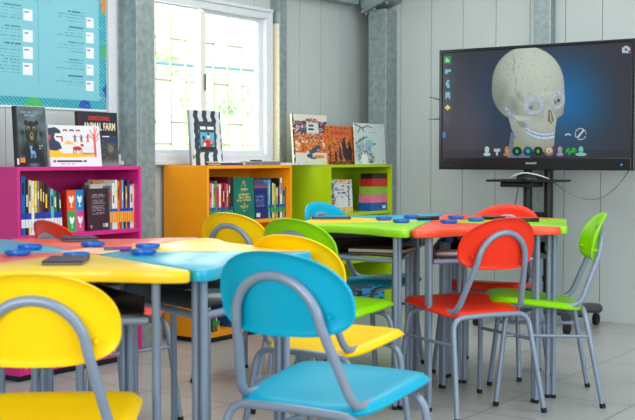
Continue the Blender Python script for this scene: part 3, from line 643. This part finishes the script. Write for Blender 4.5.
def tvpaint(u, v, P):
    Xw = P[..., 0]+(TX0+TX1)/2; Yw = P[..., 1]+TY; Zw = P[..., 2]+TZ0
    X, Y = project(Xw, Yw, Zw)
    img = fill(X, (62,60,68)); 
    g = np.exp(-(((X-572)/34)**2+((Y-100)/42)**2)); g2 = np.exp(-(((X-520)/48)**2+((Y-98)/48)**2)); g3 = np.exp(-(((X-470)/26)**2+((Y-125)/45)**2))
    img = img*(1-.55*np.clip(np.maximum(g, g2*.9), 0, 1)[..., None])
    img = img+np.array((2,92,150))*g[..., None]*.78+np.array((0,66,120))*g2[..., None]*.45+np.array((34,24,24))*g3[..., None]*.7
    img = img*(1-.12*(Y > 150)[..., None])
    # neck and jaw
    S = np.array
    def shade(mask, cx, cy, rx, ry, base, lx=-.35, ly=-.45, amb=.55):
        nonlocal img
        nx, ny = (X-cx)/rx, (Y-cy)/ry; r2 = np.clip(nx*nx+ny*ny, 0, 1); nz_ = np.sqrt(1-r2)
        l = np.clip(nx*lx+ny*ly+nz_*.82, 0, 1)
        tex = .96+.08*cells(X, Y, .9, .7, 3)
        c = S(base, float)[None, None]*(amb+(1-amb)*l[..., None]*1.15)*tex[..., None]
        img = img*(1-mask[..., None])+c*mask[..., None]
    img = over(img, poly(X, Y, [(511,132),(524,138),(530,149),(530,160),(507,160)]), (104,126,150))
    img = over(img, poly(X, Y, [(514,138),(522,140),(528,152),(514,150)]), (178,184,112), .7); img = over(img, poly(X, Y, [(526,144),(548,147),(548,152),(526,152)]), (150,175,165))
    jaw = poly(X, Y, [(507,108),(530,116),(558,114),(555.5,126),(554,146),(548,149),(536,148.5),(527,147),(517,140),(511.5,129),(509,120)])
    shade(jaw, 536, 116, 40, 56, (198,206,190), lx=.1, ly=-.3, amb=.55)
    img = over(img, ell(X, Y, 518, 132, 6, 9, -.5, soft=.9)*jaw, (150,158,146), .45)
    cran = np.maximum(ell(X, Y, 528, 84, 36.5, 38, -.15, soft=.03), ell(X, Y, 514, 92, 22.5, 28, -.2, soft=.05))
    cran = np.maximum(cran, poly(X, Y, [(540,80),(564,84),(565,100),(563,114),(557,119),(552,122),(530,123),(515,112),(512,96)]))
    cran = cran*np.where(X > 509, np.clip((124-Y)/9, 0, 1), 1)
    shade(cran, 532, 92, 46, 66, (200,211,196), lx=.1, ly=-.45, amb=.5)
    img = over(img, ell(X, Y, 500, 98, 12, 22, .2, soft=1)*cran, (120,132,122), .6)
    img = over(img, ell(X, Y, 514, 106, 7, 12, -.35, soft=.9)*cran, (124,138,128), .75)
    img = over(img, ell(X, Y, 519, 96, 4, 9, -.6, soft=.9)*cran, (140,152,140), .7)
    img = over(img, (np.abs(X-(513+.0022*(Y-48)**2+1.2*np.sin(Y/3)))<.6)*rect(X, Y, 500, 530, 52, 92)*cran, (160,172,160), .6)
    img = over(img, (cells(X, Y, .8, .8, 13) > .985)*cran, (120,124,110), .7)
    img = over(img, ell(X, Y, 546, 94, 16, 4, -.1, soft=1)*cran, (216,224,212), .6)      # brow
    img = over(img, poly(X, Y, [(513,115),(531,117),(533,121),(516,120)]), (196,202,188))   # cheek arch
    img = over(img, poly(X, Y, [(516,121),(525,122),(527,128),(520,127)]), (122,130,122), .6)
    img = over(img, ell(X, Y, 533, 121, 7, 5, .2, soft=.8), (184,190,176), .8)
    for (cx, cy, rx, ry, ro) in ((534, 105.3, 10.6, 9.6, -.35), (557.6, 100, 7.2, 10, .25)):
        ring = ell(X, Y, cx, cy, rx, ry, ro, soft=.15)
        img = over(img, ring, (172,190,208)); img = over(img, ring*(cells(X, Y, 1.3, 1.1, 6) > .6), (206,216,230), .8)
        img = over(img, ell(X, Y, cx+.6, cy+.5, rx*.62, ry*.58, ro, soft=.2), (172,180,168))
        img = over(img, ell(X, Y, cx-.3*rx, cy+.25*ry, rx*.32, ry*.3, soft=.7), (104,116,122), .8)
    img = over(img, ell(X, Y, 558.6, 100.5, 1.4, 1.8), (50,56,66))
    img = over(img, poly(X, Y, [(545,106),(550,104),(556,118),(553,124),(543,122)]), (190,194,178))
    img = over(img, poly(X, Y, [(548.5,110),(551,110),(554,120),(551.5,124),(547.5,121)]), (112,106,92), .85)
    img = over(img, poly(X, Y, [(549.6,112),(550.6,112),(552,122),(550.6,122)]), (200,200,184), .8)
    n = ((X*.62) % 1 > .2).astype(float)
    tc_ = 130.5+(X-527)*.66-((X-527)**2)*.0188; teeth = np.abs(Y-tc_); inx = ((X > 526) & (X < 554.5))
    img = over(img, ((teeth < 4.0)*inx).astype(float), (132,152,170)); img = over(img, ((teeth < 3.3)*inx).astype(float)*n, (208,222,238)); img = over(img, ((teeth < .45)*inx).astype(float), (110,128,146))
    img = over(img, ell(X, Y, 527, 125.5, 1.6, 2.4), (150,176,220))
    for (cx, cy) in ((506.5, 109), (509.5, 113.5), (514, 115.5)): img = over(img, ell(X, Y, cx, cy, 2.4, 1.8, .6, soft=.6), (176,194,220))
    # interface marks
    A = over
    img = A(img, rect(X, Y, 444, 451, 56.5, 63.5), (10,165,72)); img = A(img, rect(X, Y, 446, 449.5, 58, 62)*(cells(X, Y, 1.1, 1.3, 2) > .4), (220,250,230))
    img = A(img, rect(X, Y, 444.8, 451, 69.3, 73.8)*(cells(X, Y, 1.6, 9, 3) > .3), (120,190,225)); img = A(img, rect(X, Y, 446, 449.6, 80, 88)*(cells(X, Y, 1.5, 2.1, 5) > .35), (130,195,225))
    img = A(img, rect(X, Y, 445.5, 450, 92, 99), (130,190,225)); img = A(img, ell(X, Y, 447.8, 99, 1.3, 2), (50,70,90))
    img = A(img, np.maximum(ell(X, Y, 447.6, 107.6, 3, 1.6), ell(X, Y, 447.6, 107.5, 1.3, 3)), (220,226,70))
    for k in range(3): img = A(img, rect(X, Y, 446, 449.5, 117+k*2, 118+k*2), (80,88,100))
    img = A(img, ell(X, Y, 444, 135, 2.2, 3.4), (80,130,180))
    img = A(img, np.maximum(rect(X, Y, 622, 630, 47.5, 53), rect(X, Y, 624, 628, 46, 48)), (190,215,235)); img = A(img, ell(X, Y, 626, 49.6, 1.4, 1.4), (60,70,80)); img = A(img, ell(X, Y, 629, 51.6, 1.5, 1.3), (225,50,100))
    r = np.hypot(X-580.5, (Y-134)); img = A(img, (np.abs(r-5.4) < .5)*(cells(X, Y, 1, 1, 8) > .25), (190,200,210)); img = A(img, (np.abs((X-580.5)+(Y-134)*.85) < 1.1)*(r < 5), (215,220,225)); img = A(img, (np.abs(np.hypot(X-568, Y-137)-3) < .6)*(Y < 135.5), (210,220,225))
    for k, (cx, c, c2) in enumerate(((487,(150,190,180),(190,215,205)), (497,(70,80,84),(180,200,210)), (507,(150,70,66),(220,110,90)), (517,(36,38,40),(30,40,40)), (528,(24,60,110),(40,90,150)), (538,(40,40,36),(60,50,40)), (549,(160,110,110),(235,190,180)), (560,(130,90,170),(180,140,200)), (571,(30,60,30),(40,200,40)), (581,(60,100,110),(140,200,205)))):
        yc = 151.3
        if k in (3, 4, 5, 6): img = A(img, ell(X, Y, cx, yc, 5.2, 5, soft=.15), c); img = A(img, ell(X, Y, cx, yc-1, 3.4, 3.2), c2)
        elif k == 1: img = A(img, rect(X, Y, cx-3, cx+3, yc-2.5, yc+.4), c2); img = A(img, rect(X, Y, cx-1, cx+1, yc, yc+4), c2)
        elif k == 8: img = A(img, ell(X, Y, cx-2, yc, 3.4, 3.4)*(cells(X, Y, 1.4, 1.4, 4) > .3), c2); img = A(img, ell(X, Y, cx+3, yc-1, 3, 2.6)*(cells(X, Y, 1.4, 1.2, 4) > .3), c2)
        else: img = A(img, ell(X, Y, cx, yc-1.6, 2.4, 3.6), c2); img = A(img, ell(X, Y, cx, yc+3, 3.8 if k != 9 else 6, 1.8), c2)
        if k in (2, 3, 4, 5, 6, 7, 9): img = A(img, ell(X, Y, cx, yc, 1.3, 1.8), (40,225,60))
    return img
print_sheet('screen', lambda u, v: (-hw+B[0]+u*(W-B[0]-B[1]), np.full(u.shape, .008), H-B[2]-v*(H-B[2]-B[3])), 520, 290, tvpaint, SCREEN, tv)
o = text('maker_logo', 'SMART', .017, mat('silver_print', (170,172,176), .4), tv, (0.0, -.0006, .036), (math.pi/2, 0, 0), .075, .0004)
boxobj('indicator_light', (hw-.08, hw-.07, -.0012, .001, .03, .04), mat('blue_indicator', (60,120,220), .4, emit=.6), tv)
for q in (.05, .075): boxobj('indicator_light', (-hw+q, -hw+q+.01, -.0012, .001, .026, .031), mat('dim_blue_mark', (40,70,110), .4), tv)
for zq in (.33, .22):
    p0 = Vector((-hw+.03, .06, H-.42+zq-.24)); tubeobj('antenna', [p0, p0+Vector((-.14, .0, .035 if zq > .3 else -.002))], [.006, .002], M_black, tv, 8)
st = empty('television_stand', (-2.925, 6.60, 0), 0, 'black twin pole television stand with a castored base by the back wall', 'stand')
for x in (-.07, .07): tubeobj('pole', [(x, 0, .09), (x, 0, 1.55)], .028, M_blackm, st, 16)
for z in (.70, .3, 1.15): boxobj('crossbar', (-.05, .05, -.012, .012, z-.016, z+.016), M_blackm, st, .003)
boxobj('mounting_plate', (-.3, .3, -.045, -.03, 1.2, 1.5), M_blackm, st, .004)
bm = bmesh.new(); box(bm, -.32, .32, -.05, .05, .075, .115, .012)
for s in (-1, 1):
    pts = smooth_path([(s*.30, -.26, .10), (s*.30, 0, .135), (s*.30, .26, .10)], .15); tube(bm, pts, .032, 12)
bobj('base', bm, mat('dark_grey_base', (60,64,68), .45), st)
for x in (-.30, .30):
    for y in (-.24, .23):
        c = bmesh.new(); tube(c, [(x-.014, y, .035), (x+.014, y, .035)], .035, 18); tube(c, [(x, y, .035), (x, y, .1)], .01, 8); tube(c, [(x+.012, y-.03, .05), (x+.03, y-.075, .075)], [.008, .006], 6)
        bobj('caster', c, M_rubber, st, True, 40)
sh = boxobj('tray_shelf', (-.24, .21, -.25, .02, .908, .922), M_blackm, st, .003)
boxobj('shelf_bracket', (-.16, .05, -.22, -.03, .875, .907), M_blackm, st, .01)
t = empty('webcam', (-2.90, 6.42, .923), 0, 'low black dome shaped device on the stand tray under the television', 'device')
bm = bmesh.new(); lathe(bm, [(.085, 0), (.085, .012), (.07, .028), (.04, .038), (.005, .042)], 24); bobj('body', bm, M_black, t, True, 40)
bm = bmesh.new(); tube(bm, smooth_path([(-.12, -.04, .006), (-.07, -.06, .03), (0, -.075, .045), (.08, -.06, .03), (.14, -.03, .006)], .06), .004, 8); bobj('lead', bm, mat('white_cable', (205,208,210), .5), t, True)
M_gc = mat('grey_cable', (120,124,126), .5)
A_ = [on(1, 6.5, px, py) for px, py in ((631, 168), (618, 186), (603, 198), (588, 200), (572, 195), (556, 184), (549, 180))]
tag(tubeobj('cable', smooth_path(A_, .12), .0042, M_gc, None, 8), 'thin grey cable drooping below the right corner of the television', 'cable')
A_ = [on(1, 6.5, px, py) for px, py in ((519, 184), (516, 200), (514, 214), (510, 250))]
tag(tubeobj('cable', smooth_path(A_, .1), .003, M_black, None, 8), 'thin dark cable hanging left of the television stand poles', 'cable')

# ------------------------------------------------------------------ chairs
def shell(name, outline, zfun, thick, m, parent, rings=9, orient='seat'):
    """moulded plastic shell: outline pts (a,b); zfun(a,b,r) gives height; closed with a rounded rim"""
    n = len(outline); bm = bmesh.new(); top = []; bot = []
    rs = [(i/(rings))**.8 for i in range(1, rings+1)]
    def P(a, b, h): return (a, b, h) if orient == 'seat' else (h, a, b)
    ct = bm.verts.new(P(CX, CY, zfun(CX, CY, 0))) ; cb = bm.verts.new(P(CX, CY, zfun(CX, CY, 0)-thick))
    for r in rs:
        top.append([bm.verts.new(P(CX+(a-CX)*r, CY+(b-CY)*r, zfun(CX+(a-CX)*r, CY+(b-CY)*r, r))) for a, b in outline])
        q = r*(.985 if r == rs[-1] else 1)
        bot.append([bm.verts.new(P(CX+(a-CX)*q, CY+(b-CY)*q, zfun(CX+(a-CX)*r, CY+(b-CY)*r, r)-thick)) for a, b in outline])
    for ring, c in ((top, ct), (bot, cb)):
        for k in range(n): bm.faces.new((c, ring[0][k], ring[0][(k+1) % n]))
        for a, b in zip(ring, ring[1:]):
            for k in range(n): bm.faces.new((a[k], b[k], b[(k+1) % n], a[(k+1) % n]))
    for k in range(n): bm.faces.new((top[-1][k], top[-1][(k+1) % n], bot[-1][(k+1) % n], bot[-1][k]))
    return bobj(name, bm, m, parent, True, 60)
def superell(n, ax, bx_pos, bx_neg, p1, p2, cx=0, cy=0):
    out = []
    for i in range(n):
        t = 2*math.pi*i/n; c, s = math.cos(t), math.sin(t); p = p1 if s >= 0 else p2
        k = 1/((abs(c)**p+abs(s)**p)**(1/p))
        out.append((cx+ax*c*k, cy+(bx_pos if s >= 0 else bx_neg)*s*k))
    return out
def make_chair(col, label):
    global CX, CY
    t = empty('school_chair', (0, 0, 0), 0, label, 'chair', 'plastic school chairs around the two tables'); m = PL[col]
    CX, CY = .057, 0
    so = []
    for i in range(56):
        a = 2*math.pi*i/56; c, s = math.cos(a), math.sin(a); p = 4.6
        k = 1/((abs(c)**p+abs(s)**p)**(1/p)); x, y = c*k*.21, s*k*.208
        y *= (.93+.07*(x+.2)/.4); so.append((.057+x, y))
    def zf(x, y, r):
        z = .447 + x*.11 - .012*(1-min(r, 1)**2)                      # shallow dish
        if x > .15: z -= ((x-.15)/.1)**2*.016                  # waterfall front
        z -= max(0, (r-.86)/.14)**2*.020                       # turned down rim
        return z
    shell('seat', so, zf, .007, m, t, 10)
    CX, CY = 0, .69
    bo = superell(56, .189, .126, .086, 2.2, 3.2, 0, .69)
    def xf(y, z, r):
        x = -.206-(z-.60)*.20 + 1.5*y*y
        x -= max(0, (r-.86)/.14)**2*.012
        return x+.007
    shell('backrest', bo, xf, .007, m, t, 10, 'back')
    r = .0112
    for sx in (1, -1):
        fx, tx = (.225, .18) if sx > 0 else (-.22, -.145)
        for sy in (1, -1):
            pts = smooth_path([(fx, sy*.218, .012), (tx, sy*.188, .408), (tx, 0, .412)], .055)
            leg = tubeobj('leg', pts, r, M_tube, t)
            bm = bmesh.new(); d = (Vector(pts[1])-Vector(pts[0])).normalized()
            tube(bm, [Vector(pts[0])-d*.011, Vector(pts[0])+d*.008], .0125, 12); bobj('rubber_foot', bm, M_rubber, leg)
    for sy in (1, -1):
        def leg_at(fx, tx, z): k = (z-.012)/(.408-.012); return (fx+(tx-fx)*k, sy*(.218+(.188-.218)*k), z)
        tubeobj('stretcher', [leg_at(.225, .18, .30), leg_at(-.22, -.145, .30)], .0075, M_tube, t, 8)
    arch = [(.16, -.155, .425), (-.13, -.162, .425), (-.206, -.122, .62)]
    for k in range(0, 13):
        a = math.pi*(1-k/12); arch.append((-.212-(.13*math.sin(a))*.2, .118*math.cos(a), .637+.119*math.sin(a)))
    arch += [(-.206, .122, .62), (-.13, .162, .425), (.16, .155, .425)]
    tubeobj('back_frame', smooth_path(arch, .045, 4), .0125, M_tube, t)
    for y in (-.137, .137): tubeobj('rivet', [(-.205, y, .66), (-.17, y, .66)], .006, m, t, 8)
    return t
def copy_tree(o, parent=None):
    c = o.copy(); COL.objects.link(c)
    if parent: c.parent = parent
    for ch in [x for x in bpy.data.objects if x.parent == o and x != c]: copy_tree(ch, c)
    return c
CH = [ # colour, seat-rear (lat, depth), facing, label
 ('yellow', (-.618, 2.465), (-.06, 1), 'yellow school chair nearest the camera at the lower left'),
 ('blue', (-.07, 2.81), (.52, .85), 'turquoise school chair in the foreground centre, seen from behind'),
 ('yellow', (-.062, 3.69), (.54, .84), 'yellow school chair just behind the foreground turquoise chair'),
 ('green', (-.065, 4.5), (.62, .78), 'lime green school chair between two yellow chair backs'),
 ('red', (.722, 4.56), (-.47, .88), 'orange-red school chair seen from behind at the front of the right table'),
 ('green', (1.172, 4.925), (-.995, .09), 'lime green school chair at the far right, facing left to the table'),
 ('red', (.95, 5.72), (-.48, -.88), 'orange-red school chair behind the right table, before the television stand'),
 ('blue', (.075, 5.78), (.82, -.57), 'turquoise school chair in front of the green bookcase'),
 ('yellow', (-.375, 5.17), (.5, .86), 'yellow school chair in front of the orange bookcase'),
 ('red', (-.99, 4.37), (.75, .66), 'red school chair in front of the pink bookcase, behind the left table'),
]
first = {}
for col, (la, d), f, lb in CH:
    if col in first: o = copy_tree(first[col]); o['label'] = lb
    else: o = first[col] = make_chair(col, lb)
    fv = Vector((f[0], f[1])).normalized(); p = L2W(la+fv.x*.17, d+fv.y*.17); o.location = p
    o.rotation_euler = (0, 0, math.atan2(fv.y, fv.x)+YAW)
    if 'nearest the camera' in lb: o.scale = (1, .98, .989)
    if 'foreground centre' in lb: o.scale = (1.06, 1.05, 1.014)

# ------------------------------------------------------------------ desks
ZD = .76; TH = .033
def desk_outline():
    R = .725; c30, s30 = math.cos(math.pi/6), math.sin(math.pi/6)
    gap = .0015; pts = []
    half = []
    # from apex along the +30 deg seam, round the lobe, then outer edge to the middle
    half += [(.052, 0.028), (.30*c30, .30*s30-gap), (.63*c30, .63*s30-gap)]
    corner = (R*c30, R*s30-gap)
    a = Vector((.668*c30, .668*s30-gap)); b_ = Vector(corner); c = Vector((.628, .290))
    for k in range(9):
        t = k/8; q = a*(1-t)**2+b_*2*t*(1-t)+c*t*t; half.append((q.x, q.y))
    for k in range(1, 12):
        y = .290*(1-k/11); half.append((.628-.055*(.5-.5*math.cos(math.pi*min(1, (.290-y)/.22))), y))
    other = [(x, -y) for x, y in half[:-1]][::-1]
    return half+other
OUT = desk_outline()
def make_desk(col, label, group):
    t = empty('wedge_desk', (0, 0, 0), 0, label, 'desk', group)
    bm = bmesh.new(); prism(bm, OUT, ZD-TH, ZD, .007); bobj('desk_top', bm, TOP[col], t, True, 35)
    def leg_pair(cx, cy, ang):
        for s in (-1, 1):
            x = cx-math.sin(ang)*.0125*s; y = cy+math.cos(ang)*.0125*s
            l = tubeobj('leg', [(x, y, .012), (x, y, ZD-TH-.001)], .0112, M_tube, t)
            bm = bmesh.new(); tube(bm, [(x, y, 0), (x, y, .016)], .0118, 12); bobj('rubber_foot', bm, M_rubber, l)
    L1 = (.56, .25); L2 = (.56, -.25); L3 = (.15, 0)
    leg_pair(*L1, math.pi/2); leg_pair(*L2, math.pi/2); leg_pair(*L3, math.pi/2)
    for a, b_ in ((L1, L2), (L1, L3), (L2, L3)): 
        bm = bmesh.new(); va, vb = Vector((*a, 0)), Vector((*b_, 0)); d = (vb-va).normalized()*.02
        tube(bm, [va+d+Vector((0, 0, .622)), vb-d+Vector((0, 0, .622))], .0105, 10); bobj('rail', bm, M_tube, t, True, 50)
    bm = bmesh.new(); box_pts = [(.17, -.03), (.53, -.215), (.53, .215), (.17, .03)]
    prism(bm, box_pts, .634, .639)
    for p, q in ((box_pts[0], box_pts[1]), (box_pts[2], box_pts[3]), (box_pts[3], box_pts[0])):
        va, vb = Vector((*p, 0)), Vector((*q, 0)); nrm = (vb-va).normalized().cross(Vector((0, 0, 1)))*.003
        prism(bm, [(va-nrm).xy, (vb-nrm).xy, (vb+nrm).xy, (va+nrm).xy], .639, .685)
    bobj('book_tray', bm, M_tray, t)
    bm = bmesh.new(); lathe(bm, [(.026, -.085), (.031, ZD-ZD), (.031, .003), (.038, .004), (.040, .009), (.038, .016), (.033, .016), (.030, .009), (.026, .007)], 28, (.212, 0, ZD))
    bobj('pencil_cup', bm, M_cup, t, True, 40)
    return t
dfirst = {}
def place_table(lat, d, a0, cols, labels, group):
    for k, (c, lb) in enumerate(zip(cols, labels)):
        if c in dfirst: o = copy_tree(dfirst[c]); o['label'] = lb; o['group'] = group
        else: o = dfirst[c] = make_desk(c, lb, group)
        a = math.radians(a0+60*k)+YAW; p = L2W(lat, d)+Vector((math.cos(a), math.sin(a), 0))*.004
        o.location = p; o.rotation_euler = (0, 0, a)
place_table(-.725, 3.50, -85, ('yellow', 'blue', 'yellow', 'red', 'blue', 'red'), (
  'yellow wedge desk at the front of the left table, dark tablet on it', 'turquoise wedge desk at the right side of the left table', 'yellow wedge desk at the far right of the left table',
  'orange-red wedge desk at the back of the left table', 'turquoise wedge desk between two orange-red ones on the left table', 'orange-red wedge desk at the left side of the left table'), 'wedge desks of the left hexagonal table')
place_table(.525, 5.27, -72, ('red', 'green', 'red', 'blue', 'yellow', 'green'), (
  'orange-red wedge desk at the front of the right table', 'lime green wedge desk at the right side of the right table', 'orange-red wedge desk at the back of the right table',
  'turquoise wedge desk at the back left of the right table', 'yellow wedge desk at the left side of the right table', 'lime green wedge desk at the front left of the right table'), 'wedge desks of the right hexagonal table')

# ------------------------------------------------------------------ things on and in the desks
M_tab = mat('dark_purple_case', (62,26,52), .5); M_tabedge = mat('grey_case_edge', (88,88,96), .4)
def tablet(px, py, w_, dpt, rz, label, lid=M_tab, th=.012, scr=None):
    p = on(2, ZD, px, py); t = empty('tablet', (p.x, p.y, ZD+.0005), YAW+rz, label, 'tablet', 'tablets lying on the desks')
    boxobj('body', (-w_/2, w_/2, -dpt/2, dpt/2, 0, th*.6), M_tabedge, t, .003); boxobj('case_lid', (-w_/2, w_/2, -dpt/2, dpt/2, th*.62, th), lid, t, .002)
    if scr: boxobj('screen', (-w_/2+.012, w_/2-.012, -dpt/2+.012, dpt/2-.012, th, th+.0008), scr, t)
    return t
tablet(66.5, 262.5, .11, .18, .08, 'dark purple tablet on the front yellow desk of the left table')
tablet(79, 240.2, .12, .14, .35, 'dark purple tablet at the back of the left table behind a blue cup')
tablet(331, 218.6, .19, .16, .0, 'black tablet on the yellow desk of the right table', M_black, .01, mat('grey_screen_glass', (70,110,130), .12))
p = on(2, ZD, 94, 252); t = empty('notebook', (p.x, p.y, ZD+.0005), YAW-.35, 'flat peach coloured notebook at the centre of the left table', 'notebook')
boxobj('cover', (-.07, .07, -.08, .08, 0, .005), mat('peach_cover', (246,196,160), .5), t, .001); boxobj('pages', (-.068, .0705, -.078, .078, .001, .004), M_pages, t)
p = on(2, ZD, 122, 251.5); t = empty('marker_pen', (p.x, p.y, ZD+.008), YAW+.3, 'purple marker pen between the notebook and the turquoise desk', 'pen')
tubeobj('barrel', [(-.025, 0, 0), (.03, 0, 0)], .008, mat('purple_plastic', (120,50,140), .4), t); tubeobj('cap', [(-.055, 0, 0), (-.025, 0, 0)], .0085, MATS['grey_case_edge'], t)
for px, py, rz, lb in ((427, 220, .3, 'black pen left of the blue cups on the right table'), (493, 219.8, -.5, 'black pen at the back of the right table, left of the other one'), (526, 221.8, .1, 'black pen on the lime green desk right of the red chair back')):
    p = on(2, ZD, px, py); t = empty('marker_pen', (p.x, p.y, ZD+.0095), YAW+rz, lb, 'pen', 'black pens on the right table')
    tubeobj('barrel', [(-.055, 0, 0), (.02, 0, 0)], .009, M_black, t); tubeobj('cap', [(.02, 0, 0), (.06, 0, 0)], .0095, M_rubber, t)
M_paper = mat('white_paper', (228,230,234), .7)
for i, (la, d, rz, lb) in enumerate(((-.38, 3.37, .2, 'white papers in the tray under the turquoise desk of the left table'), (-.70, 3.12, -.05, 'white papers in the tray under the front yellow desk of the left table'), (.60, 4.88, .1, 'white papers in the tray under the front red desk of the right table'))):
    t = empty('paper_stack', L2W(la, d, .6395), YAW+rz, lb, 'paper')
    for k in range(3):
        o = boxobj('sheet', (-.10, .10, -.07, .07, k*.004, k*.004+.0035), M_paper, t); o.rotation_euler = (0, 0, .05*k)
t = flat_book(-.1, .1, -.13, .13, .6395, .018, 'maroon', 'maroon book in the tray under the lime green front desk of the right table', None); p = L2W(.29, 5.0); t.location = (p.x, p.y, .6395); t.rotation_euler = (0, 0, YAW+1.2)
print('objects', len(bpy.data.objects))
